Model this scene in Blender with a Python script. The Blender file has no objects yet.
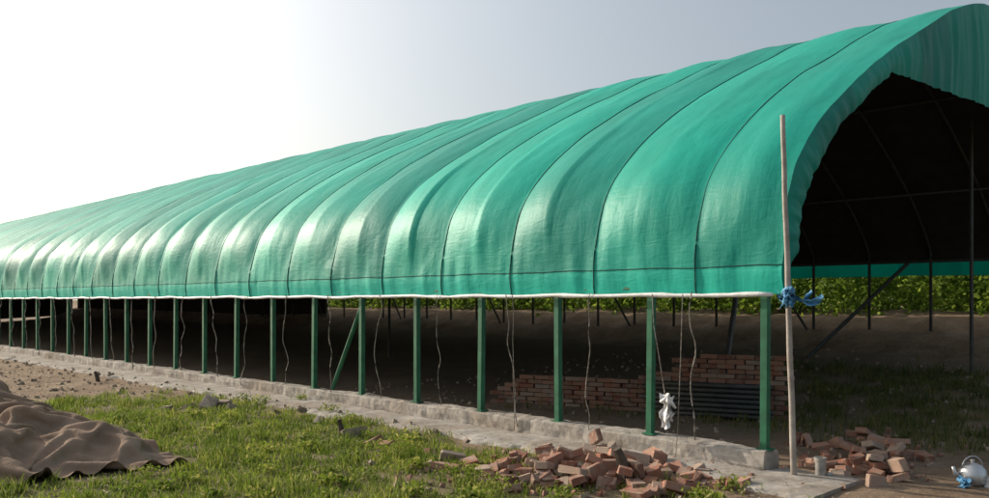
import bpy, bmesh, math, random
import numpy as np
from mathutils import Vector, Matrix, Euler, noise
random.seed(7); np.random.seed(7)
R=random.random
def U(a,b): return a+(b-a)*random.random()
scene=bpy.context.scene
# ---------------- frame of the building -----------------
CX,CY=2.53,7.94
n_=math.hypot(824,850)
G=(850/n_,824/n_); L=(-824/n_,850/n_)
SP=1.29
def W(s,t,h): return (CX+s*G[0]+t*L[0], CY+s*G[1]+t*L[1], h)
def ST(x,y):
    dx,dy=x-CX,y-CY
    return dx*G[0]+dy*G[1], dx*L[0]+dy*L[1]
def PX(px,y,h=0.0):   # ground position measured from the photograph
    z=850*(1.6-h)/(y-300); return ((px-494)*z/850, z)
def nz(x,y,z=0.0): return noise.noise(Vector((x,y,z)))
def sm(a,b,x):
    if a==b: return float(x>a)
    v=max(0,min(1,(x-a)/(b-a))); return v*v*(3-2*v)
ANG=math.atan2(L[1],L[0])
# ---------------- materials -----------------
def mat(name): 
    m=bpy.data.materials.new(name); m.use_nodes=True
    nt=m.node_tree; b=nt.nodes['Principled BSDF']; return m,nt,b
def ramp(nt,src,stops):
    r=nt.nodes.new('ShaderNodeValToRGB'); e=r.color_ramp.elements
    while len(e)<len(stops): e.new(0.5)
    for i,(p,c) in enumerate(stops): e[i].position=p; e[i].color=(*c,1)
    nt.links.new(src,r.inputs[0]); return r.outputs[0]
def noi(nt,scale,detail=5,coord='Object',vscale=None,rough=0.6,dist=0):
    tc=nt.nodes.new('ShaderNodeTexCoord'); o=tc.outputs[coord]
    if vscale:
        mp=nt.nodes.new('ShaderNodeMapping'); mp.inputs['Scale'].default_value=vscale
        nt.links.new(o,mp.inputs[0]); o=mp.outputs[0]
    n=nt.nodes.new('ShaderNodeTexNoise'); n.inputs['Scale'].default_value=scale
    n.inputs['Detail'].default_value=detail; n.inputs['Roughness'].default_value=rough
    n.inputs['Distortion'].default_value=dist
    nt.links.new(o,n.inputs['Vector']); return n.outputs['Fac']
def bump(nt,b,src,st,dist=0.02,prev=None):
    bp=nt.nodes.new('ShaderNodeBump'); bp.inputs['Strength'].default_value=st; bp.inputs['Distance'].default_value=dist
    nt.links.new(src,bp.inputs['Height'])
    if prev: nt.links.new(prev,bp.inputs['Normal'])
    nt.links.new(bp.outputs[0],b.inputs['Normal']); return bp.outputs[0]
def mixc(nt,f,a,b,mode='MIX'):
    m=nt.nodes.new('ShaderNodeMix'); m.data_type='RGBA'; m.blend_type=mode
    if isinstance(f,(int,float)): m.inputs[0].default_value=f
    else: nt.links.new(f,m.inputs[0])
    for i,v in ((6,a),(7,b)):
        if isinstance(v,tuple): m.inputs[i].default_value=(*v,1)
        else: nt.links.new(v,m.inputs[i])
    return m.outputs[2]
def mth(nt,op,a,b=None):
    m=nt.nodes.new('ShaderNodeMath'); m.operation=op
    for i,v in enumerate((a,b)):
        if v is None: continue
        if isinstance(v,(int,float)): m.inputs[i].default_value=v
        else: nt.links.new(v,m.inputs[i])
    return m.outputs[0]
def simple(name,c1,c2,scale=8,rough=0.7,bs=0.3,bd=0.01,metal=0,det=5):
    m,nt,b=mat(name); f=noi(nt,scale,det)
    nt.links.new(ramp(nt,f,[(0.35,c1),(0.65,c2)]),b.inputs['Base Color'])
    b.inputs['Roughness'].default_value=rough; b.inputs['Metallic'].default_value=metal
    if bs: bump(nt,b,noi(nt,scale*4,4),bs,bd)
    return m
def add_translucent(m,nt,b,col,fac):
    t=nt.nodes.new('ShaderNodeBsdfTranslucent')
    if isinstance(col,tuple): t.inputs[0].default_value=(*col,1)
    else: nt.links.new(col,t.inputs[0])
    mx=nt.nodes.new('ShaderNodeMixShader'); mx.inputs[0].default_value=fac
    nt.links.new(b.outputs[0],mx.inputs[1]); nt.links.new(t.outputs[0],mx.inputs[2])
    nt.links.new(mx.outputs[0],nt.nodes['Material Output'].inputs[0])
VAL=0.56
# green tarpaulin
def tarp_mat(name,tr,skirt=True,k=1.0):
    m,nt,b=mat(name)
    f=noi(nt,0.9,4,'UV',(1,0.5,1)); 
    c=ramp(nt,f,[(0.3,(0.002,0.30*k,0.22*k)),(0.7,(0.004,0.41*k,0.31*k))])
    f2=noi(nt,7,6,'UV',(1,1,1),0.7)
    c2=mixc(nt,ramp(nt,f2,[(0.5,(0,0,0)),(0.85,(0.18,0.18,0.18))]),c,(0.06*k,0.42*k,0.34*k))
    tc=nt.nodes.new('ShaderNodeTexCoord'); sp=nt.nodes.new('ShaderNodeSeparateXYZ'); nt.links.new(tc.outputs['UV'],sp.inputs[0])
    ph=mth(nt,'SUBTRACT',mth(nt,'DIVIDE',sp.outputs[0],SP),VAL)
    u=mth(nt,'FLOOR',ph)
    wn=nt.nodes.new('ShaderNodeTexWhiteNoise'); wn.noise_dimensions='1D'; nt.links.new(u,wn.inputs['W'])
    sc=ramp(nt,wn.outputs['Value'],[(0,(0.68,0.74,0.77)),(1,(1.12,1.08,1.06))])
    c2=mixc(nt,1.0,c2,sc,'MULTIPLY')
    if skirt:   # skirt below the lowest purlin: light coming through painted as lighter colour
        band=ramp(nt,mth(nt,'DIVIDE',sp.outputs[1],10.0),[(0.026,(1,1,1)),(0.0275,(0,0,0))])
        c2=mixc(nt,band,c2,(0.02,0.47,0.36))
    nt.links.new(c2,b.inputs['Base Color'])
    b.inputs['Roughness'].default_value=0.52
    b.inputs['Specular IOR Level'].default_value=0.25
    w1=noi(nt,1.6,3,'UV',(1.2,0.8,1),0.5,0.8)
    p=bump(nt,b,w1,0.30,0.05)
    w2=noi(nt,11,4,'UV',(1.6,0.35,1),0.6,0.5)
    p=bump(nt,b,w2,0.38,0.010,p)
    w3=noi(nt,5,3,'UV',(0.6,2.2,1),0.55,1.5)
    p=bump(nt,b,w3,0.25,0.02,p)
    add_translucent(m,nt,b,c2,tr)
    return m
M_tarp=tarp_mat('green_tarpaulin',0.06)
M_tarpT=tarp_mat('green_tarpaulin_thin',0.6,False)
M_val=tarp_mat('green_tarpaulin_edge_shaded',0.08,False,0.75)  # gable edge faces away from the sun; its shade is in the darker colour
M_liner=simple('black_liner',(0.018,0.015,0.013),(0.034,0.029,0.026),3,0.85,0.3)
M_post=simple('green_paint',(0.012,0.10,0.05),(0.025,0.17,0.085),6,0.5,0.15,0.004)
M_dark=simple('dark_steel',(0.035,0.04,0.035),(0.07,0.07,0.065),8,0.6,0.1)
M_rope=simple('dark_rope',(0.004,0.055,0.045),(0.008,0.09,0.075),40,0.9,0.2)
M_ropeL=simple('hanging_rope',(0.10,0.08,0.06),(0.35,0.32,0.28),30,0.9,0.4)
M_white=simple('white_plastic',(0.62,0.62,0.62),(0.85,0.85,0.86),10,0.5,0.3)
M_blue=simple('blue_cloth',(0.05,0.19,0.38),(0.16,0.40,0.60),12,0.8,0.4)
M_pole=simple('weathered_pole',(0.26,0.22,0.19),(0.42,0.38,0.34),7,0.6,0.3,0.005)
M_pipe=simple('galvanised_pipe',(0.25,0.24,0.22),(0.45,0.44,0.42),12,0.5,0.2,0.004,0.5)
M_pot=simple('aluminium',(0.42,0.43,0.44),(0.62,0.63,0.64),9,0.38,0.3,0.006,0.75)
M_wood=simple('old_wood',(0.04,0.03,0.022),(0.11,0.08,0.06),12,0.9,0.6)
M_straw=simple('straw',(0.35,0.26,0.15),(0.55,0.45,0.30),20,0.9,0)
M_clod=simple('clods',(0.20,0.15,0.11),(0.38,0.31,0.24),9,0.95,0.5)
def concrete():
    m,nt,b=mat('concrete'); f=noi(nt,2.2,8,rough=0.7)
    c=ramp(nt,f,[(0.3,(0.22,0.195,0.17)),(0.5,(0.36,0.33,0.295)),(0.7,(0.46,0.43,0.39))])
    f2=noi(nt,14,6); c=mixc(nt,0.7,c,ramp(nt,f2,[(0.3,(0.45,0.42,0.38)),(0.6,(1,1,1))]),'MULTIPLY')
    f3=noi(nt,0.9,5,rough=0.6); c=mixc(nt,ramp(nt,f3,[(0.48,(0,0,0)),(0.62,(0.6,0.6,0.6))]),c,(0.23,0.18,0.135))
    nt.links.new(c,b.inputs['Base Color']); b.inputs['Roughness'].default_value=0.92
    p=bump(nt,b,f2,0.6,0.02); bump(nt,b,noi(nt,60,4),0.4,0.004,p); return m
M_conc=concrete()
def brickm(name,k=1.0):
    m,nt,b=mat(name)
    a=nt.nodes.new('ShaderNodeAttribute'); a.attribute_name='rnd'
    c=ramp(nt,a.outputs['Fac'],[(0.0,(0.17*k,0.075*k,0.05*k)),(0.4,(0.30*k,0.12*k,0.075*k)),(0.7,(0.36*k,0.18*k,0.12*k)),(1.0,(0.36*k,0.28*k,0.22*k))])
    f=noi(nt,11,6); c=mixc(nt,ramp(nt,f,[(0.42,(0,0,0)),(0.66,(0.85,0.85,0.85))]),c,(0.29*k,0.225*k,0.175*k))
    nt.links.new(c,b.inputs['Base Color']); b.inputs['Roughness'].default_value=0.92
    p=bump(nt,b,f,0.6,0.012); bump(nt,b,noi(nt,90,3),0.4,0.003,p); return m
M_brick=brickm('brick'); M_brickD=brickm('brick_shaded',0.85)  # second is a darker copy for the inside wall, shade put into the colour
def ground_mat():
    m,nt,b=mat('ground')
    a=nt.nodes.new('ShaderNodeAttribute'); a.attribute_name='mask'
    sp=nt.nodes.new('ShaderNodeSeparateColor'); nt.links.new(a.outputs['Color'],sp.inputs[0])
    f=noi(nt,1.3,8,rough=0.7); f2=noi(nt,22,6,rough=0.75)
    dirt=ramp(nt,f,[(0.3,(0.17,0.12,0.082)),(0.5,(0.27,0.20,0.14)),(0.7,(0.37,0.295,0.22))])
    dirt=mixc(nt,0.7,dirt,ramp(nt,f2,[(0.3,(0.5,0.47,0.45)),(0.65,(1.1,1.05,1))]),'MULTIPLY')
    grass=ramp(nt,f2,[(0.3,(0.07,0.07,0.024)),(0.7,(0.17,0.16,0.065))])
    dark=ramp(nt,f2,[(0.3,(0.13,0.10,0.074)),(0.7,(0.27,0.21,0.155))])  # soil under the roof, interior shade painted as lower albedo
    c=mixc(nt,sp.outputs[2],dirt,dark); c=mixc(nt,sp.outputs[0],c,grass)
    nt.links.new(c,b.inputs['Base Color']); b.inputs['Roughness'].default_value=0.97
    b.inputs['Specular IOR Level'].default_value=0.2
    p=bump(nt,b,f2,0.8,0.03); bump(nt,b,noi(nt,70,4),0.6,0.01,p); return m
M_ground=ground_mat()
def leafm(name,c1,c2,c3,tr,scale=1.5):
    m,nt,b=mat(name)
    a=nt.nodes.new('ShaderNodeAttribute'); a.attribute_name='rnd'
    c=ramp(nt,a.outputs['Fac'],[(0,c1),(0.5,c2),(1,c3)])
    f=noi(nt,scale,4); c=mixc(nt,0.8,c,ramp(nt,f,[(0.38,(0.5,0.58,0.5)),(0.62,(1.2,1.1,0.9))]),'MULTIPLY')
    nt.links.new(c,b.inputs['Base Color']); b.inputs['Roughness'].default_value=0.6
    b.inputs['Specular IOR Level'].default_value=0.2
    add_translucent(m,nt,b,c,tr); return m
M_grass=leafm('grass',(0.12,0.18,0.025),(0.21,0.29,0.045),(0.40,0.38,0.14),0.5)
M_grassD=leafm('grass_inner_shaded',(0.08,0.11,0.035),(0.14,0.17,0.055),(0.28,0.22,0.11),0.4)  # darker copy of grass for under the roof, shade painted in
M_leaf=leafm('leaves',(0.10,0.18,0.022),(0.18,0.29,0.04),(0.32,0.42,0.08),0.5)
def clothm():
    m,nt,b=mat('canvas_cloth'); f=noi(nt,2.5,7,rough=0.65)
    c=ramp(nt,f,[(0.3,(0.19,0.13,0.092)),(0.55,(0.27,0.195,0.145)),(0.75,(0.34,0.255,0.195))])
    nt.links.new(c,b.inputs['Base Color']); b.inputs['Roughness'].default_value=0.95
    b.inputs['Specular IOR Level'].default_value=0.1
    p=bump(nt,b,noi(nt,5,5,dist=1.6),0.5,0.04); bump(nt,b,noi(nt,120,2),0.2,0.002,p); return m
M_cloth=clothm()

# ---------------- mesh helpers -----------------
def mkobj(name,v,f,mats,parent=None,smooth=False,mi=None,rnd=None):
    me=bpy.data.meshes.new(name); me.from_pydata(v,[],f)
    for m in (mats if isinstance(mats,(list,tuple)) else [mats]): me.materials.append(m)
    if mi is not None: me.polygons.foreach_set('material_index',mi)
    if rnd is not None:
        at=me.attributes.new('rnd','FLOAT','POINT'); at.data.foreach_set('value',rnd)
    if smooth: me.polygons.foreach_set('use_smooth',[True]*len(me.polygons))
    me.update(); o=bpy.data.objects.new(name,me); scene.collection.objects.link(o)
    if parent: o.parent=parent
    return o
def empty(name):
    o=bpy.data.objects.new(name,None); scene.collection.objects.link(o); return o
class MB:
    def __init__(s): s.v=[];s.f=[];s.m=[];s.r=[]
    def add(s,v,f,m=0,r=0.5):
        b=len(s.v); s.v+= [tuple(p) for p in v]; s.f+=[tuple(i+b for i in q) for q in f]
        s.m+=[m]*len(f); s.r+=[r]*len(v)
    def tube(s,pts,r,n=8,m=0,cap=True,rr=0.5):
        pts=[Vector(p) for p in pts]; v=[];f=[]
        for i,p in enumerate(pts):
            d=(pts[min(i+1,len(pts)-1)]-pts[max(i-1,0)]).normalized()
            a=d.cross(Vector((0,0,1))); 
            if a.length<0.2: a=d.cross(Vector((0,1,0)))
            a.normalize(); c=a.cross(d)
            ri=r[i] if isinstance(r,(list,tuple)) else r
            for k in range(n):
                th=2*math.pi*k/n; v.append(p+a*math.cos(th)*ri+c*math.sin(th)*ri)
        for i in range(len(pts)-1):
            for k in range(n):
                f.append((i*n+k,i*n+(k+1)%n,(i+1)*n+(k+1)%n,(i+1)*n+k))
        if cap: f.append(tuple(range(n))[::-1]); f.append(tuple((len(pts)-1)*n+k for k in range(n)))
        s.add(v,f,m,rr)
    def lathe(s,c,prof,n=24,m=0):
        v=[(c[0]+r*math.cos(2*math.pi*k/n),c[1]+r*math.sin(2*math.pi*k/n),c[2]+z) for r,z in prof for k in range(n)]
        f=[(i*n+k,i*n+(k+1)%n,(i+1)*n+(k+1)%n,(i+1)*n+k) for i in range(len(prof)-1) for k in range(n)]
        s.add(v,f,m)
    def box(s,M,sx,sy,sz,m=0,r=0.5,jit=0,br=False):
        v=[]
        for p in BT_v:
            q=Vector((p[0]*sx,p[1]*sy,p[2]*sz))
            if jit: q+=Vector((U(-jit,jit),U(-jit,jit),U(-jit,jit)))
            if br and p[0]>0: q.x-=U(0,0.35)*sx*(0.5+p[1])
            v.append(M@q)
        s.add(v,BT_f,m,r)
    def obj(s,name,mats,parent=None,smooth=False): return mkobj(name,s.v,s.f,mats,parent,smooth,s.m,s.r)
bm=bmesh.new(); bmesh.ops.create_cube(bm,size=1.0)
bmesh.ops.bevel(bm,geom=bm.edges[:],offset=0.05,segments=1,affect='EDGES')
bm.verts.index_update(); BT_v=[tuple(v.co) for v in bm.verts]; BT_f=[tuple(v.index for v in f.verts) for f in bm.faces]; bm.free()
def TM(loc,rz=0,rx=0,ry=0): return Matrix.Translation(loc)@Euler((rx,ry,rz)).to_matrix().to_4x4()

# ---------------- ground -----------------
def Hprof(s):
    pts=[(-50,0),(4.5,0),(9,0.3),(11,0.55),(12.6,1.2),(14,1.3),(40,1.4),(600,1.4)]
    if s<=pts[0][0]: return 0
    for a,b in zip(pts,pts[1:]):
        if s<=b[0]: return a[1]+(b[1]-a[1])*(s-a[0])/(b[0]-a[0])
    return 1.4
def Hg(x,y):
    s,t=ST(x,y)
    h=Hprof(s)
    flat=sm(-1.0,-1.5,s) if s<0 else sm(0.3,1.2,s)
    if t<-1.2: flat=1
    n=0.05*nz(x*0.5,y*0.5,3)+0.025*nz(x*1.7,y*1.7,9)+0.012*nz(x*5,y*5,1)
    if s>9.5: n*=2.2
    return h+n*flat-0.0
def gmask(x,y):
    s,t=ST(x,y)
    n=nz(x*0.7,y*0.7,5)*0.7+nz(x*2.2,y*2.2,6)*0.6
    if s<0:
        g=sm(-0.45,0.15,(-1.2-s)*0.9+n*0.6)*sm(10.6,9.0,t+n*1.6)
        g*=1-0.6*sm(0.18,0.45,nz(x*1.1,y*1.1,77)+0.4*nz(x*3,y*3,78))
        if t>-2 and s>-2.3: g*=0.35+0.65*sm(0.5,3,t)
        return g
    return 0.85*sm(-0.25,0.25,n+0.12)*sm(1.5,3.5,s)*sm(9.6,8.5,s)*sm(5.5,2.5,t)
def axis(lo,hi,st,far):
    a=list(np.arange(lo,hi+st,st)); d=st; x=a[-1]
    while x<far: d*=1.5; x+=d; a.append(x)
    d=st; x=a[0]; pre=[]
    while x>-far: d*=1.5; x-=d; pre.append(x)
    return pre[::-1]+a
SS=axis(-9,14,0.13,450); TT=axis(-6,22,0.14,450)
v=[];cols=[]
for s in SS:
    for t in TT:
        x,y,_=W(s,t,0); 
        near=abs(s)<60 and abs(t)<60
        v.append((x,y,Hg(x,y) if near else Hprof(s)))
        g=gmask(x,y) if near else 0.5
        inn_shade=sm(0.1,0.6,s)*sm(11.0,9.5,s)*sm(-0.5,1.5,t)  # mask for the painted interior shade on the ground
        cols+= [g,0,inn_shade,1]
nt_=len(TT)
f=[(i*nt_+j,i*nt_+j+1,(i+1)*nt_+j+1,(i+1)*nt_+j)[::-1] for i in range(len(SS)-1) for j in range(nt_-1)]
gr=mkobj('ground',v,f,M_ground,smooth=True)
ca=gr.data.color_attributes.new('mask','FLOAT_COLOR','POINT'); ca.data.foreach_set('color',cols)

# ---------------- roof profile -----------------
CP=[(-0.03,1.66),(-0.06,1.93),(0.02,2.35),(0.2,2.8),(0.6,3.24),(1.2,3.68),(2.0,4.15),(2.67,4.48),(3.58,4.90),(4.5,5.32),(5.4,5.62),(6.2,5.75),(7.0,5.66),(8.2,5.2),(9.4,4.6),(10.6,3.9),(11.5,3.2),(11.95,2.7),(12.0,2.42)]
def catmull(P,per):
    P=[Vector(p) for p in P]; out=[]
    for i in range(len(P)-1):
        p0=P[max(i-1,0)];p1=P[i];p2=P[i+1];p3=P[min(i+2,len(P)-1)]
        for k in range(per):
            u=k/per
            out.append(0.5*((2*p1)+(p2-p0)*u+(2*p0-5*p1+4*p2-p3)*u*u+(3*p1-p0-3*p2+p3)*u**3))
    out.append(P[-1]); return out
PR=catmull(CP,6)
NR=[]; AL=[0]
for i,p in enumerate(PR):
    d=PR[min(i+1,len(PR)-1)]-PR[max(i-1,0)]; d.normalize(); NR.append(Vector((-d.y,d.x)))
    if i: AL.append(AL[-1]+(p-PR[i-1]).length)
TOT=AL[-1]
NB=44; T0=-0.2; T1=NB*SP+0.2
def off(i,t):
    a=AL[i]; u=t/SP-(VAL-0.5)
    fr=u-math.floor(u+0.5)
    k=math.floor(u)
    c=abs(math.cos(math.pi*u))
    tent=1-2*abs(fr)
    b=0.45*c**0.6+0.55*tent
    e=sm(0.27,0.85,a)*sm(0.2,1.0,TOT-a)
    amp=0.05+0.065*math.exp(-((a-1.2)/1.0)**2)
    amp*=0.95+0.4*nz(k*3.3,0.5)
    amp*=1+0.55*sm(6,20,t)
    if t<0.3: amp*=0.5+0.5*sm(-0.2,0.3,t)
    d=b*amp*e
    fold=abs(nz(t*1.6+a*0.5,a*0.45+k*5.1,2))
    w=0.016*nz(t*1.5,a*0.8,2)-0.007*max(0,0.25-fold)*4+0.006*nz(t*6,a*2.0,7)
    pk=0.016*nz(t*9,a*1.2,5)*math.exp(-abs(a-0.3)/0.35)
    w2=0.016*nz(t*3.5,a*0.6,4) if a<0.5 else 0
    return d+w*sm(0.0,0.3,a)+w2+pk
ts=[]
x=T0
while x<T1:
    ts.append(x); x+= 0.05 if x<10 else (0.0645 if x<20 else 0.107)
ts.append(T1)
gh=empty('greenhouse')
v=[];uv=[]
for t in ts:
    for i,p in enumerate(PR):
        o=off(i,t); q=p+NR[i]*o
        sag=-0.02*abs(math.sin(math.pi*t/SP)) if i<5 else 0
        tt=t+ (0.02*nz(AL[i]*3,1) if t==T0 else 0)
        v.append(W(q.x,tt,q.y+sag*(1 if i<3 else 0))); uv.append((t,AL[i]))
n=len(PR)
f=[(i*n+j,i*n+j+1,(i+1)*n+j+1,(i+1)*n+j) for i in range(len(ts)-1) for j in range(n-1)]
ro=mkobj('roof_cover',v,f,M_tarp,gh,True)
def setuv(o,uv):
    l=o.data.uv_layers.new(name='UVMap'); idx=[0]*len(o.data.loops); o.data.loops.foreach_get('vertex_index',idx)
    a=[]; 
    for i in idx: a+=[uv[i][0],uv[i][1]]
    l.data.foreach_set('uv',a)
setuv(ro,uv)
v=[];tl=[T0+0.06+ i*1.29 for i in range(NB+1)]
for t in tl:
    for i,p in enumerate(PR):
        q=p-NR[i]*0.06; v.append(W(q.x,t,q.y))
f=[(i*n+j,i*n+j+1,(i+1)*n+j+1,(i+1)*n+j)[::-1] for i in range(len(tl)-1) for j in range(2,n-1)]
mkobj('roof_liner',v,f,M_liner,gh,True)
te=tl[-1]
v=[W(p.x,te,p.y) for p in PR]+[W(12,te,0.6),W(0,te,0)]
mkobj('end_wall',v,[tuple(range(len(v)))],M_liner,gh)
# gable valance (folded front edge)
v=[];uv=[];rows=10
PV=catmull(CP,22); ALV=[0]
NV=[]
for i,p in enumerate(PV):
    d=PV[min(i+1,len(PV)-1)]-PV[max(i-1,0)]; d.normalize(); NV.append(Vector((-d.y,d.x)))
    if i: ALV.append(ALV[-1]+(p-PV[i-1]).length)
def lerpoff(a):
    for i in range(n-1):
        if AL[i+1]>=a:
            u=(a-AL[i])/max(1e-6,AL[i+1]-AL[i]); return off(i,T0)*(1-u)+off(i+1,T0)*u
    return off(n-1,T0)
for i,p in enumerate(PV):
    a=ALV[i]; q0=p+NV[i]*lerpoff(a)
    wd=0.27+0.03*nz(a*2,4)-0.04*sm(1.5,2.5,a)
    q1=p-NV[i]*wd
    if a<0.5: q1=(p-NV[i]*wd).lerp(Vector((p.x+0.12,p.y)),sm(0.5,0.2,a))
    cut=4.16+0.02*nz(a*1.5,2)+0.015*nz(a*5,2)+0.045*(p.x-2.67)
    if p.y>4.3: q1=Vector((p.x+0.05 if p.x<3 else p.x,min(cut,q1.y)))
    ln=(q1-q0).length
    for k in range(rows+1):
        u=k/rows; q=q0.lerp(q1,u)
        pl=0.03*u*nz(a*3.0,u*0.6,8)+0.03*sm(0,0.3,u)*nz(a*8,u*.8,3)+0.010*nz(a*20,u*1.5,5)*sm(0,.2,u)
        dt=-0.035*math.sin(u*math.pi*0.9) + pl*(0.6+ln*0.6)
        v.append(W(q.x,T0+0.02*nz(a*3,1)*(1-u)+dt,q.y)); uv.append((a*1.2,u*ln*0.7+50))
m_=rows+1
f=[(i*m_+j,i*m_+j+1,(i+1)*m_+j+1,(i+1)*m_+j) for i in range(len(PV)-1) for j in range(rows)]
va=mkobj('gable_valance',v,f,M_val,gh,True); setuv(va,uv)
# cords pressing the cover
mb=MB()
for k in range(NB+1):
    t=(k+VAL)*SP
    if t>T1: break
    mb.tube([W(PR[i].x+NR[i].x*(off(i,t)+0.007),t+0.01*nz(i*.3,k),PR[i].y+NR[i].y*(off(i,t)+0.007)) for i in range(0,n,1)],0.0065 if t<16 else 0.008,5)
i0=6
mb.tube([W(PR[i0].x+NR[i0].x*(off(i0,t)+0.001),t,PR[i0].y-0.01*abs(math.sin(math.pi*t/SP))+0.012*nz(t*2,3)) for t in ts],0.0055,5)
mb.obj('cover_cords',M_rope,gh,True)
# ribs
mb=MB()
for k in range(NB+1):
    t=k*SP
    mb.tube([W(PR[i].x-NR[i].x*0.10,t,PR[i].y-NR[i].y*0.10) for i in range(4,n-1,2)],0.028,6,1)
for sx,hh in ((1.2,3.5),(3.58,4.73),(6.2,5.55),(8.2,5.02),(10.6,3.72)):
    mb.tube([W(sx,t,hh) for t in (T0+.1,20,T1-.2)],0.025,6,1)
mb.obj('ribs',[M_post,M_dark],gh,True)
# posts
mb=MB()
for k in range(NB+1):
    t=k*SP; lean=U(-0.018,0.018)
    x,y,_=W(0,t,0)
    M=TM((x,y,0.93),ANG,0,lean)
    mb.box(M,0.07,0.07,1.54,0)
    mb.box(TM((x,y,0.206),ANG),0.14,0.14,0.012,0)
    if k<21 or k%2==0:
        hb=Hg(*W(11.9,t,0)[:2])
        x,y,_=W(11.9,t,0); mb.box(TM((x,y,(hb+2.45)/2),ANG),0.05,0.05,2.45-hb+0.1,1)
x,y,_=W(0.0,NB*SP/2,0)
mb.box(TM((x,y,1.735),ANG),NB*SP,0.07,0.06,0)
x,y,_=W(11.86,NB*SP/2,0); mb.box(TM((x,y,2.42),ANG),NB*SP,0.07,0.06,1)
def bar(a,b,r=0.03,m=0): mb.tube([a,b],r,6,m)
bar(W(0.1,6*SP-0.35,0.2),W(0.1,5*SP+0.06,1.65),0.035)
mb.obj('posts',[M_post,M_dark],gh)
# interior poles
mb=MB()
bar(W(8.9,0.9,0.25),W(8.9,0.9,4.75),0.035,0)
bar(W(3.0,2.3,0.0),W(5.2,3.0,3.6),0.04,0)
bar(W(9.6,4.2,0.4),W(11.8,3.0,2.4),0.04,0)
bar(W(6.2,14,0.1),W(6.2,14,5.6),0.035,0)
for k in range(1,9): 
    bar(W(11.85,k*SP*4,0.7),W(11.85,k*SP*4+1.1,2.35),0.03,0)
mb.obj('interior_poles',[M_dark],gh)
# eave roll
mb=MB()
tt=[-0.12+0.15*i for i in range(int(T1/0.15))]
mb.tube([W(-0.09+0.012*nz(t,1),t,1.655+0.016*nz(t*0.8,7)-0.014*abs(math.sin(math.pi*t/SP))) for t in tt],[0.022+0.012*nz(t*4,5) for t in tt],8)
mb.obj('eave_roll',[M_white],gh,True)
# far skirt green, and an added black sheet beyond that makes the openings dark
v=[];uv=[]
tt=[-0.2+0.15*i for i in range(190)]
for t in tt:
    for k,h in enumerate((2.46,2.3,2.12)):
        v.append(W(12.03+0.03*nz(t*2,h),t,h+0.015*nz(t*1.5,2)*k)); uv.append((t,h))
f=[(i*3+j,i*3+j+1,(i+1)*3+j+1,(i+1)*3+j) for i in range(len(tt)-1) for j in range(2)]
o=mkobj('far_skirt',v,f,M_tarpT,gh,True); setuv(o,uv)
v=[];tt=[26+0.6*i for i in range(int((T1-26)/0.6))]
for t in tt:
    for h in (2.5,1.5,0.9): v.append(W(12.1+0.05*nz(t*2,h),t,h))
f=[(i*3+j,i*3+j+1,(i+1)*3+j+1,(i+1)*3+j) for i in range(len(tt)-1) for j in range(2)]
mkobj('dark_sheet',v,f,M_liner,gh,True)
# kerb
v=[];f=[];tt=[-0.06+0.09*i for i in range(int(T1/0.09))]
prof=[(-0.15,-0.1),(-0.135,0.0),(-0.13,0.06),(-0.13,0.12),(-0.125,0.185),(-0.10,0.2),(0.0,0.2),(0.12,0.2),(0.14,0.18),(0.15,0.0),(0.15,-0.1)]
m_=len(prof)
for t in tt:
    for (s,h) in prof:
        j=0.022*nz(t*2.2,s*6,h*6)+0.018*nz(t*7,s*9,h*9)
        v.append(W(s+j,t,h+(0.026*nz(t*1.3,s*4,2)+0.018*nz(t*8,s*9) if h>0.15 else 0)))
f=[(i*m_+j,i*m_+j+1,(i+1)*m_+j+1,(i+1)*m_+j) for i in range(len(tt)-1) for j in range(m_-1)]
f.append(tuple(range(m_)))
mkobj('kerb_wall',v,f,M_conc,gh)
# apron
v=[];tt=[-0.85+0.1*i for i in range(330)]
m_=9
for t in tt:
    e=-0.92+0.22*nz(t*0.9,3)+0.14*nz(t*3.5,8)
    e2=0.25 if t<-0.06 else -0.14
    for k in range(m_):
        u=k/(m_-1); s=e+(e2-e)*u
        h=0.04+0.016*nz(s*4,t*4)
        if k==0: h=-0.06; s-=0.03
        if k==1: h-=0.015
        if k==m_-1 and t<-0.06: h=-0.06
        v.append(W(s,t+ (0.05*nz(s*4,2) if t==tt[0] else 0),h))
f=[(i*m_+j,i*m_+j+1,(i+1)*m_+j+1,(i+1)*m_+j)[::-1] for i in range(len(tt)-1) for j in range(m_-1)]
b0=len(v); v+=[(p[0],p[1],-0.08) for p in v[:m_]]; f+=[(j,j+1,b0+j+1,b0+j) for j in range(m_-1)]
mkobj('concrete_path',v,f,M_conc)
# ---------------- hanging ropes -----------------
mb=MB()
def hang(s,t,h0,h1,dt=0,r=0.006,m=0,wob=0.03):
    N=26
    mb.tube([W(s+wob*nz(k*.18,t*5,1),t+dt*k/N+wob*nz(k*.16,t*3,9),h0+(h1-h0)*k/N) for k in range(N+1)],[r*(1+1.2*abs(nz(k*1.3,t))) for k in range(N+1)],5,m)
for k in range(0,26):
    t=(k+VAL)*SP
    hang(-0.12,t,1.68,0.1 if k%3 else 0.22,U(-0.25,0.15),U(0.004,0.007) if k<8 else 0.008,0,U(0.02,0.09))
    if k in (2,): hang(-0.14,t-0.12,1.68,0.05,U(-.05,.08),0.004)
mb.obj('hanging_ropes',[M_ropeL],gh,True)
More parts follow.
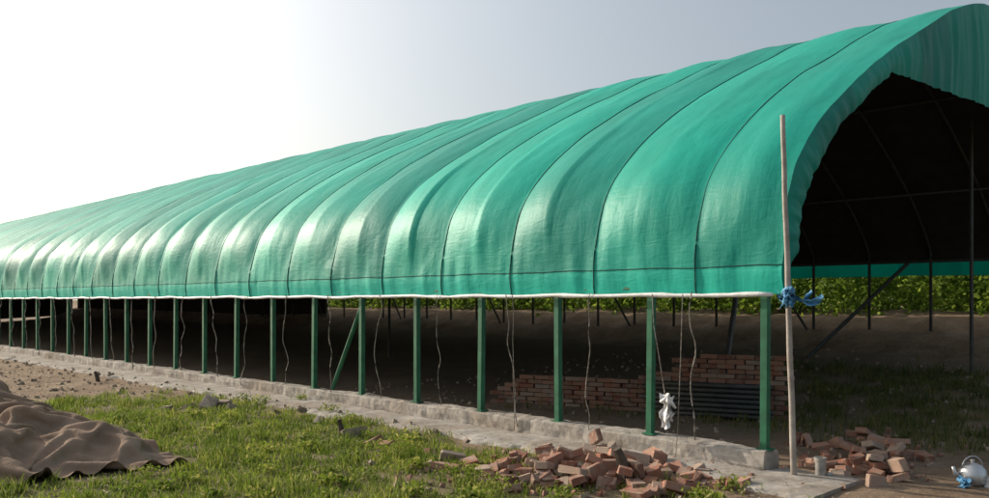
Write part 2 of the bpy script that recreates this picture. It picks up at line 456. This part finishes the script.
# ---------------- rags -----------------
def rag(name,c,w,h,m,seed,up=(0,0,1),n=14,tw=1.0):
    v=[]
    for i in range(n):
        for j in range(n):
            a=i/(n-1)-.5;b=j/(n-1)
            wd=w*(0.35+0.9*abs(b-0.3))
            x=a*wd+0.06*nz(a*3,b*4,seed); y=0.05*math.sin(a*9+seed)*tw+0.05*nz(a*6,b*5,seed+3); z=-b*h+0.05*nz(a*5,b*3,seed+7)
            v.append((c[0]+x,c[1]+y,c[2]+z))
    f=[(i*n+j,i*n+j+1,(i+1)*n+j+1,(i+1)*n+j) for i in range(n-1) for j in range(n-1)]
    return v,f
pz=7.56
pb=Vector(((793.5-494)*pz/850,pz,0.0)); pt=Vector(((782-494)*pz/850,pz,3.245))
mb=MB()
N=24
mb.tube([pb.lerp(pt,k/N)+Vector((0.008*nz(k*.3,2),0,0)) for k in range(N+1)],[0.029-0.007*k/N for k in range(N+1)],10,0)
pole=mb.obj('upright_pole',[M_pole],None,True)
mb=MB()
kc=pb.lerp(pt,0.505)
for q in range(4):
    mb.tube([kc+Vector((0.045*math.cos(a)+0.006*nz(a,q),0.045*math.sin(a),(-0.05+0.03*q)+0.025*math.sin(a+q))) for a in [k*math.pi/6 for k in range(13)]],[0.016+0.008*nz(k,q) for k in range(13)],7,0,False)
v,f=rag('',(kc.x-0.03,kc.y-0.06,kc.z+0.06),0.11,0.15,M_blue,2); mb.add(v,f)
def tail(a,b,w,seed):
    a=Vector(a);b=Vector(b);v=[];n=12
    for i in range(n):
        u=i/(n-1);p=a.lerp(b,u)+Vector((0,0,-0.05*math.sin(u*math.pi)))
        ww=w*(0.4+0.9*u)
        for j in range(5):
            q=j/4-.5; v.append(p+Vector((0.01*nz(u*5,q*3,seed),0.03*math.sin(q*8+u*4),q*ww+0.03*nz(u*4,q*3,seed))))
    mb.add(v,[(i*5+j,i*5+j+1,(i+1)*5+j+1,(i+1)*5+j) for i in range(n-1) for j in range(4)])
tail(kc+Vector((0.02,-0.05,0)),kc+Vector((0.27,-0.10,-0.02)),0.05,4)
tail(kc+Vector((0.02,-0.05,-0.02)),kc+Vector((0.20,-0.03,0.03)),0.035,8)
tail(kc+Vector((-0.02,-0.05,0.0)),kc+Vector((-0.11,-0.06,0.02)),0.05,6)
mb.obj('tied_cloth',[M_blue],pole,True)
mb=MB()
xr=W(-0.16,0.80,0)
zc=xr[1]; cx=(665-494)*zc/850
def hz(y): return 1.6-(y-300)*zc/850
mb.tube([(cx-0.13,zc,1.66),(cx-0.12,zc-0.02,1.35),(cx-0.06,zc-0.02,1.0),(cx-0.01,zc,hz(392)),(cx,zc-.02,hz(400))],0.005,5,1)
mb.tube([(cx+0.17,zc,1.66),(cx+0.15,zc,1.0),(cx+0.12,zc,0.3),(cx+0.09,zc-.05,0.05)],0.005,5,1)
v,f=rag('',(cx,zc,hz(394)),0.085,0.34,M_white,5); mb.add(v,f)
v,f=rag('',(cx+0.03,zc-0.03,hz(396)),0.07,0.24,M_white,9); mb.add(v,f)
mb.tube([(cx-0.05,zc,hz(402)),(cx,zc-.04,hz(398)),(cx+0.05,zc-.03,hz(402)),(cx+0.1,zc,hz(408))],[0.016,0.022,0.02,0.012],7,0)
mb.obj('hanging_rag',[M_white,M_ropeL],None,True)

# ---------------- bricks -----------------
def put(mb,px,py,h=0.0,lay=True,m=0,jit=0.006):
    x,y=PX(px,py); br=R()<0.55
    lx=0.25*(U(0.35,0.85) if br else U(0.95,1.02))
    hz_=Hg(x,y)
    M=TM((x,y,hz_+0.03+h),U(0,6.3),U(-.35,.35)+(1.57 if R()<.25 else 0),U(-.4,.4))
    mb.box(M,lx,0.12,0.06,m,R(),jit,br)
mb=MB()
for k in range(125):
    u=random.gauss(0,0.6); px=598+u*90
    lvl=max(0,1-abs(u)/1.1)
    hh=random.choice([0,0,0.05,0.10,0.16])*lvl
    py=random.gauss(475,8)+ (px-600)*0.05
    if px<475 or px>735 or py>494: continue
    put(mb,px,py,hh)
for (px,py) in [(385,447),(372,443),(430,455),(452,462),(470,466),(700,486),(715,488),(728,489),(742,486),(690,492),(498,470),(445,470),(640,462)]:
    put(mb,px,py,0)
for k in range(450):
    px=random.gauss(600,95); py=random.gauss(474,10)
    if py<452 or py>496: continue
    x,y=PX(px,py); s_=U(0.012,0.05)
    mb.box(TM((x,y,Hg(x,y)+s_*.3),U(0,6),U(0,6),U(0,6)),s_*U(1,1.8),s_,s_*.8,0,R(),s_*.12)
mb.obj('brick_pile',[M_brick])
mb=MB()
for k in range(40):
    px=random.gauss(868,24); py=random.gauss(462,9)
    if px<790 or px>925 or py>482 or py<440: continue
    put(mb,px,py,random.choice([0,0,0.055,0.1]) if 840<px<905 else 0)
for (px,py) in [(795,446),(808,447),(800,442),(822,450),(888,436),(905,462),(925,462),(897,470),(870,446),(848,474),(878,486),(835,448)]: put(mb,px,py)
for k in range(140):
    px=random.gauss(868,45); py=random.gauss(462,12)
    if py<435 or py>492 or px>985: continue
    x,y=PX(px,py); s_=U(0.012,0.05)
    mb.box(TM((x,y,Hg(x,y)+s_*.3),U(0,6),U(0,6),U(0,6)),s_*U(1,1.8),s_,s_*.8,0,R(),s_*.12)
mb.obj('brick_pile',[M_brick])
mb=MB()
for (px,py,s_) in [(208,408,.22),(222,406,.16),(232,410,.14),(188,408,.12),(165,411,.13),(350,436,.14),(360,432,.1),(300,412,.1),(318,424,.1),(275,414,.09),(60,398,.1),(245,404,.1),(20,384,.08),(120,392,.1)]:
    x,y=PX(px,py)
    mb.box(TM((x,y,Hg(x,y)+s_*.2),U(0,6),U(-.4,.4),U(-.4,.4)),s_*1.5,s_,s_*.65,0,R(),s_*.12)
mb.obj('stones',[M_clod])
mb=MB()
for k in range(3200):
    s=U(-7,-0.6); t=U(-3,22)
    x,y,_=W(s,t,0)
    if t<9 and R()<0.85*gmask(x,y)+0.1: continue
    z=min(0.05,0.007+0.015*abs(random.gauss(0,1))**1.6)
    mb.box(TM((x,y,Hg(x,y)+z*.2+(0.035 if s>-0.9 else 0)),U(0,6),U(0,6),U(0,6)),z*1.3,z,z*.8,0,R(),z*.15)
for k in range(700):
    s=U(1,11); t=U(-3,9); x,y,_=W(s,t,0); z=U(0.015,0.05)
    mb.box(TM((x,y,Hg(x,y)+z*.2),U(0,6),U(0,6),U(0,6)),z*1.3,z,z*.8,0,R(),z*.15)
mb.obj('gravel',[M_clod])
def stake(px,py,h,lean,w=0.05):
    mb=MB(); x,y=PX(px,py); z=Hg(x,y)
    mb.tube([(x,y,z-0.05),(x+lean*.5,y+.01,z+h*.5),(x+lean,y,z+h)],[w*.55,w*.5,w*.35],7)
    mb.obj('wooden_stake',[M_wood])
stake(98,382,0.20,-0.07,0.08); stake(342,436,0.20,-0.04,0.07); stake(630,482,0.30,-0.12,0.11)
stake(604,478,0.1,0.05,0.06)
# pipe stub
mb=MB(); x,y=PX(820,480)
mb.tube([(x,y,0.0),(x,y,0.17)],0.045,16,0,False); mb.tube([(x,y,0.17),(x,y,0.20)],0.056,16,0,False)
mb.tube([(x,y,0.20),(x,y,0.02)],0.040,16,0,False)
ring=[(x+math.cos(a)*r,y+math.sin(a)*r,z) for z,r in ((0.2,0.056),(0.2,0.040),(0.17,0.045),(0.17,0.056)) for a in [2*math.pi*k/16 for k in range(16)]]
mb.add(ring,[(k,(k+1)%16,16+(k+1)%16,16+k) for k in range(16)]+[(32+k,32+(k+1)%16,48+(k+1)%16,48+k) for k in range(16)])
mb.tube([(x+.05,y-.01,0.05),(x+.10,y-.02,0.05)],0.02,10)
mb.obj('pipe_stub',[M_pipe],None,True)
# metal pot with lid, spout and handle, a scrap of plastic beside it
mb=MB(); x,y=PX(972,484); z=Hg(x,y)
mb.lathe((x,y,z),[(0.0,0.0),(0.085,0.0),(0.112,0.03),(0.12,0.08),(0.108,0.135),(0.085,0.16),(0.08,0.165),(0.078,0.17),(0.05,0.185),(0.015,0.192),(0.012,0.2),(0.02,0.212),(0.012,0.222),(0.0,0.224)])
mb.tube([(x-0.10,y,z+0.06),(x-0.15,y,z+0.10),(x-0.175,y-.01,z+0.16)],[0.028,0.018,0.012],10)
mb.tube([(x+0.09*math.cos(a),y,z+0.15+0.10*math.sin(a)) for a in [k*math.pi/10 for k in range(11)]],0.006,6)
v,f=rag('',(x+.10,y-.13,z+0.09),0.14,0.10,M_white,6); mb.add(v,f,1)
v,f=rag('',(x-.14,y-.12,z+0.08),0.07,0.08,M_blue,3); mb.add(v,f,2)
mb.obj('metal_kettle',[M_pot,M_white,M_blue],None,True)

# ---------------- low brick wall & stacked pipes inside ----------------
mb=MB()
A=Vector(W(3.3,1.5,0)); B=Vector(W(1.9,5.6,0)); D=(B-A); LN=D.length; D.normalize(); an=math.atan2(D.y,D.x)
row=0
while row*0.066<0.84:
    x=(row%2)*0.125
    while x<LN:
        top=0.84-0.42*sm(0.9,2.2,x)+0.06*nz(x*2,1)-0.2*sm(LN-0.7,LN,x)
        if row*0.066<top:
            p=A+D*x+Vector((0,0,row*0.066+0.03))
            mb.box(TM(p+Vector((U(-.012,.012),U(-.018,.018),0)),an+U(-.05,.05)),0.238,0.115,0.058,0,R(),0.004)
        x+=0.25
    row+=1
mb.obj('low_brick_wall',[M_brickD])
mb=MB()
for r_ in range(7):
    for c in range(2):
        p=A+D*0.15-Vector((-D.y,D.x,0))*(-(0.22+0.07*c))+Vector((0,0,0.05+r_*0.066))
        if p.length>A.length: p-=Vector((-D.y,D.x,0))*2*(0.22+0.07*c)
        mb.tube([p+D*U(-.1,.1),p+D*(1.6+U(-.1,.15))],0.03,8)
mb.obj('stacked_pipes',[M_dark],None,True)

# ---------------- crumpled canvas sheet: a small mass-spring drape, solved here and kept as a mesh ------------
O=Vector((-3.1,8.3)); dv=Vector((-0.68,0.73)).normalized(); ev=Vector((-0.73,-0.68)).normalized()
def cworld(a,b):
    p=O+dv*a+ev*b; return p.x,p.y
LA,LB=6.0,2.5; st=0.04
na=int(LA/st)+1; nb_=int(LB/st)+1
def lump(a,b):
    e=sm(0.0,0.8,a)*sm(0,0.45,b)*sm(LB+0.1,LB-0.8,b)
    rid=max(0,1-abs(nz(a*0.55,b*1.3,64))*3.5)
    return e*(0.16+0.30*max(0,nz(a*0.8,b*0.9,60))+0.14*rid+0.14*max(0,nz(a*2.1,b*2.1,61)))
HS=0.05; hx=int((LA+3)/HS); hy=int((LB+3)/HS)
HF=np.zeros((hx,hy))
for i in range(hx):
    for j in range(hy):
        a=-1.5+i*HS;b=-1.5+j*HS; x,y=cworld(a,b); HF[i,j]=Hg(x,y)+lump(a,b)
P=np.zeros((na,nb_,3))
for i in range(na):
    for j in range(nb_):
        a=i*st;b=j*st
        P[i,j,0]=a+0.12*nz(a*1.2,b*1.2,30)+0.05*nz(a*4,b*4,31); P[i,j,1]=b+0.12*nz(a*1.2,b*1.2,33)+0.05*nz(a*4,b*4,34)+(0.3*(0.5-a) if a<0.5 else 0)*(1-b/1.2)
        P[i,j,2]=0.55+0.20*nz(a*1.3,b*1.3,12)+0.16*nz(a*2.6,b*3.4,13)+0.07*nz(a*6,b*6,14)
ST_=st*1.38; DG=ST_*math.sqrt(2)   # cloth is larger than its footprint, so it buckles into folds
cons=[((slice(0,-1),slice(None)),(slice(1,None),slice(None)),ST_,1.0),((slice(None),slice(0,-1)),(slice(None),slice(1,None)),ST_,1.0),
      ((slice(0,-1),slice(0,-1)),(slice(1,None),slice(1,None)),DG,0.5),((slice(1,None),slice(0,-1)),(slice(0,-1),slice(1,None)),DG,0.5),
      ((slice(0,-2),slice(None)),(slice(2,None),slice(None)),ST_*1.95,0.45),((slice(None),slice(0,-2)),(slice(None),slice(2,None)),ST_*1.95,0.45),
      ((slice(0,-5),slice(None)),(slice(5,None),slice(None)),ST_*4.2,0.12),((slice(None),slice(0,-5)),(slice(None),slice(5,None)),ST_*4.2,0.12)]
V=np.zeros_like(P)
def gh_(X,Y):
    fx=np.clip((X+1.5)/HS,0,hx-2.001); fy=np.clip((Y+1.5)/HS,0,hy-2.001); i=fx.astype(int); j=fy.astype(int); u=fx-i; w=fy-j
    return HF[i,j]*(1-u)*(1-w)+HF[i+1,j]*u*(1-w)+HF[i,j+1]*(1-u)*w+HF[i+1,j+1]*u*w
dt_=0.02
for step in range(110):
    V[...,2]-=9.8*dt_*0.4; V*=0.95
    Q=P+V*dt_
    for it in range(10):
        acc=np.zeros_like(Q); cnt=np.zeros(Q.shape[:2])+1e-6
        for sa,sb,l0,w in cons:
            d=Q[sb]-Q[sa]; ln=np.linalg.norm(d,axis=2)+1e-9
            c=(d/ln[...,None])*((ln-l0)*0.5*w)[...,None]
            acc[sa]+=c; acc[sb]-=c; cnt[sa]+=w; cnt[sb]+=w
        Q+=acc/cnt[...,None]*1.4
        g=gh_(Q[...,0],Q[...,1])+0.02
        hit=Q[...,2]<g
        Q[...,2]=np.where(hit,g,Q[...,2])
        for ax in (0,1): Q[...,ax]=np.where(hit,P[...,ax]+(Q[...,ax]-P[...,ax])*0.35,Q[...,ax])
    V=(Q-P)/dt_
    V=np.clip(V,-2,2); P=Q
v=[]
for i in range(na):
    for j in range(nb_):
        x,y=cworld(P[i,j,0],P[i,j,1]); v.append((x,y,P[i,j,2]))
f=[(i*nb_+j,i*nb_+j+1,(i+1)*nb_+j+1,(i+1)*nb_+j) for i in range(na-1) for j in range(nb_-1)]
ts_=mkobj('tarpaulin_sheet',v,f,M_cloth,None,True)
sb=ts_.modifiers.new('sub','SUBSURF'); sb.levels=1; sb.render_levels=1
occ=set((int(p[0]/0.12),int(p[1]/0.12)) for p in v)
def inside(x,y): return (int(x/0.12),int(y/0.12)) in occ

# ---------------- grass -----------------
def blades(name,cands,m,hmin,hmax,wd):
    v=[];f=[];r=[]
    for (x,y,k) in cands:
        z=Hg(x,y)-0.01; a=U(0,6.28); h=U(hmin,hmax)*k; w=wd*U(.7,1.3)
        ln=U(0.1,0.75)*h; b=U(0,6.28); dx,dy=math.cos(b)*ln,math.sin(b)*ln
        wx,wy=math.cos(a)*w,math.sin(a)*w; n0=len(v); c=R()**1.5
        v+=[(x-wx,y-wy,z),(x+wx,y+wy,z),(x+wx*.8+dx*.35,y+wy*.8+dy*.35,z+h*.6),(x-wx*.8+dx*.35,y-wy*.8+dy*.35,z+h*.6),(x+dx,y+dy,z+h)]
        f+=[(n0,n0+1,n0+2,n0+3),(n0+3,n0+2,n0+4)]; r+=[c]*5
    return mkobj(name,v,f,m,None,False,None,r)
c=[]
for k in range(31000):
    s=U(-9,-0.75); t=U(-5,11); x,y,_=W(s,t,0)
    if y<4.5 : continue
    g=gmask(x,y)
    if R()>g*1.0+0.03: continue
    if inside(x,y): continue
    kk=0.6+1.5*max(0,nz(x*1.6,y*1.6,20))+1.0*max(0,nz(x*5,y*5,21))+0.2*R()
    for q in range(6): c.append((x+random.gauss(0,.03),y+random.gauss(0,.03),kk))
blades('grass',c,M_grass,0.035,0.11,0.005)
c=[]
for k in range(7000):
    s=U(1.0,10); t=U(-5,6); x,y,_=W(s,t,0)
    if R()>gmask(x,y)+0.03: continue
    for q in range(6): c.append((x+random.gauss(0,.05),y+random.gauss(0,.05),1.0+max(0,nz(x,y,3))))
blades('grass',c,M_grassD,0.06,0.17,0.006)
def leaves(name,pts,m,sz,n):
    v=[];f=[];r=[]
    for (c,rad,ks) in pts:
        for k in range(n):
            p=Vector((random.gauss(0,.5)*rad[0],random.gauss(0,.5)*rad[1],random.gauss(0,.5)*rad[2]))+Vector(c)
            R3=Euler((U(0,6.3),U(0,6.3),U(0,6.3))).to_matrix(); s_=sz*U(.6,1.3)*ks; n0=len(v)
            for q in ((-.0,-1,0),(.55,-.2,.12),(.0,1,0),(-.55,-.2,.12)): v.append(tuple(p+R3@(Vector(q)*s_)))
            f.append((n0,n0+1,n0+2,n0+3)); r+=[R()]*4
    return mkobj(name,v,f,m,None,False,None,r)
pts=[]
for (px,py) in [(405,448),(398,444),(412,452),(245,402),(262,404),(330,414),(350,424),(380,455),(450,478),(300,402),(470,480),(500,490),(730,492)]:
    x,y=PX(px,py); pts.append(((x,y,0.07),(0.13,0.13,0.07),1))
for k in range(90):
    s=U(-6,-1.2); t=U(-2,8.5); x,y,_=W(s,t,0)
    if y<6 or inside(x,y): continue
    pts.append(((x,y,0.05+Hg(x,y)),(0.12,0.12,0.05),U(.8,1.5)))
leaves('weeds',pts,M_grass,0.02,110)
v=[];f=[]
for k in range(10000):
    s=U(-8,-0.5); t=U(7,24)
    if R()<0.25: t=U(-3,9)
    x,y,_=W(s,t,0)
    if nz(x*.8,y*.8,30)<-0.25 or inside(x,y): continue
    a=U(0,6.28); l=U(.03,.14); w=0.004; z=Hg(x,y)+0.012+U(0,.02)+(0.035 if s>-0.9 else 0); z2=z+U(-.01,.03)
    ca_,sa=math.cos(a),math.sin(a); n0=len(v)
    v+=[(x-sa*w,y+ca_*w,z),(x+sa*w,y-ca_*w,z),(x+ca_*l+sa*w,y+sa*l-ca_*w,z2),(x+ca_*l-sa*w,y+sa*l+ca_*w,z2)]; f.append((n0,n0+1,n0+2,n0+3))
mkobj('straw',v,f,M_straw)
pts=[]
for k in range(900):
    t=U(-14,44); s=13.1+abs(random.gauss(0,1.5))
    h=Hprof(s); z=h+U(0.05,1.5+0.3*nz(t*.6,s))
    pts.append((W(s,t,z),(0.55,0.55,0.4),1))
for k in range(500):
    t=U(-18,60); s=U(17,24); pts.append((W(s,t,Hprof(s)+U(0.1,2.0)),(1.0,1.0,0.6),2.3))
leaves('vine_rows',pts,M_leaf,0.08,80)

# ---------------- light, sky -----------------
EL=math.radians(24); AZ=math.radians(-59)
S=Vector((math.sin(AZ)*math.cos(EL),math.cos(AZ)*math.cos(EL),math.sin(EL)))
sd=bpy.data.lights.new('sun','SUN'); sd.energy=4.4; sd.angle=math.radians(0.8); sd.color=(1,0.89,0.74)
so=bpy.data.objects.new('sun',sd); so.rotation_euler=S.to_track_quat('Z','Y').to_euler(); scene.collection.objects.link(so)
w=bpy.data.worlds.new('World'); scene.world=w; w.use_nodes=True; nt=w.node_tree
bg=nt.nodes['Background']; sk=nt.nodes.new('ShaderNodeTexSky'); sk.sky_type='NISHITA'; sk.sun_disc=False
sk.sun_elevation=EL; sk.sun_rotation=AZ; sk.dust_density=4.5; sk.air_density=1.0; sk.ozone_density=1.0
tc=nt.nodes.new('ShaderNodeTexCoord'); vm=nt.nodes.new('ShaderNodeVectorMath'); vm.operation='DOT_PRODUCT'
nt.links.new(tc.outputs['Generated'],vm.inputs[0]); vm.inputs[1].default_value=tuple(S)
d=mth(nt,'MAXIMUM',vm.outputs['Value'],0.0); gl=mth(nt,'POWER',d,3.4)
gl=mth(nt,'MULTIPLY',gl,6.0); 
comb=nt.nodes.new('ShaderNodeVectorMath'); comb.operation='SCALE'; comb.inputs[0].default_value=(1.0,0.965,0.89); nt.links.new(gl,comb.inputs['Scale'])
ad=nt.nodes.new('ShaderNodeVectorMath'); ad.operation='ADD'; nt.links.new(comb.outputs[0],ad.inputs[0]); ad.inputs[1].default_value=(1.5,1.58,1.55)
ssc=nt.nodes.new('ShaderNodeVectorMath'); ssc.operation='SCALE'; nt.links.new(sk.outputs[0],ssc.inputs[0]); ssc.inputs['Scale'].default_value=0.65
ad2=nt.nodes.new('ShaderNodeVectorMath'); ad2.operation='ADD'; nt.links.new(ad.outputs[0],ad2.inputs[0]); nt.links.new(ssc.outputs[0],ad2.inputs[1])
nt.links.new(ad2.outputs[0],bg.inputs[0]); bg.inputs[1].default_value=0.145
cd=bpy.data.cameras.new('camera'); cam=bpy.data.objects.new('camera',cd); scene.collection.objects.link(cam)
cam.location=(0,0,1.6); cam.rotation_euler=(math.radians(90),0,0)
cd.sensor_width=36; cd.lens=850/989*36; cd.shift_y=51/989; cd.clip_end=2000
scene.camera=cam
scene.view_settings.view_transform='Standard'; scene.view_settings.look='None'; scene.view_settings.exposure=0
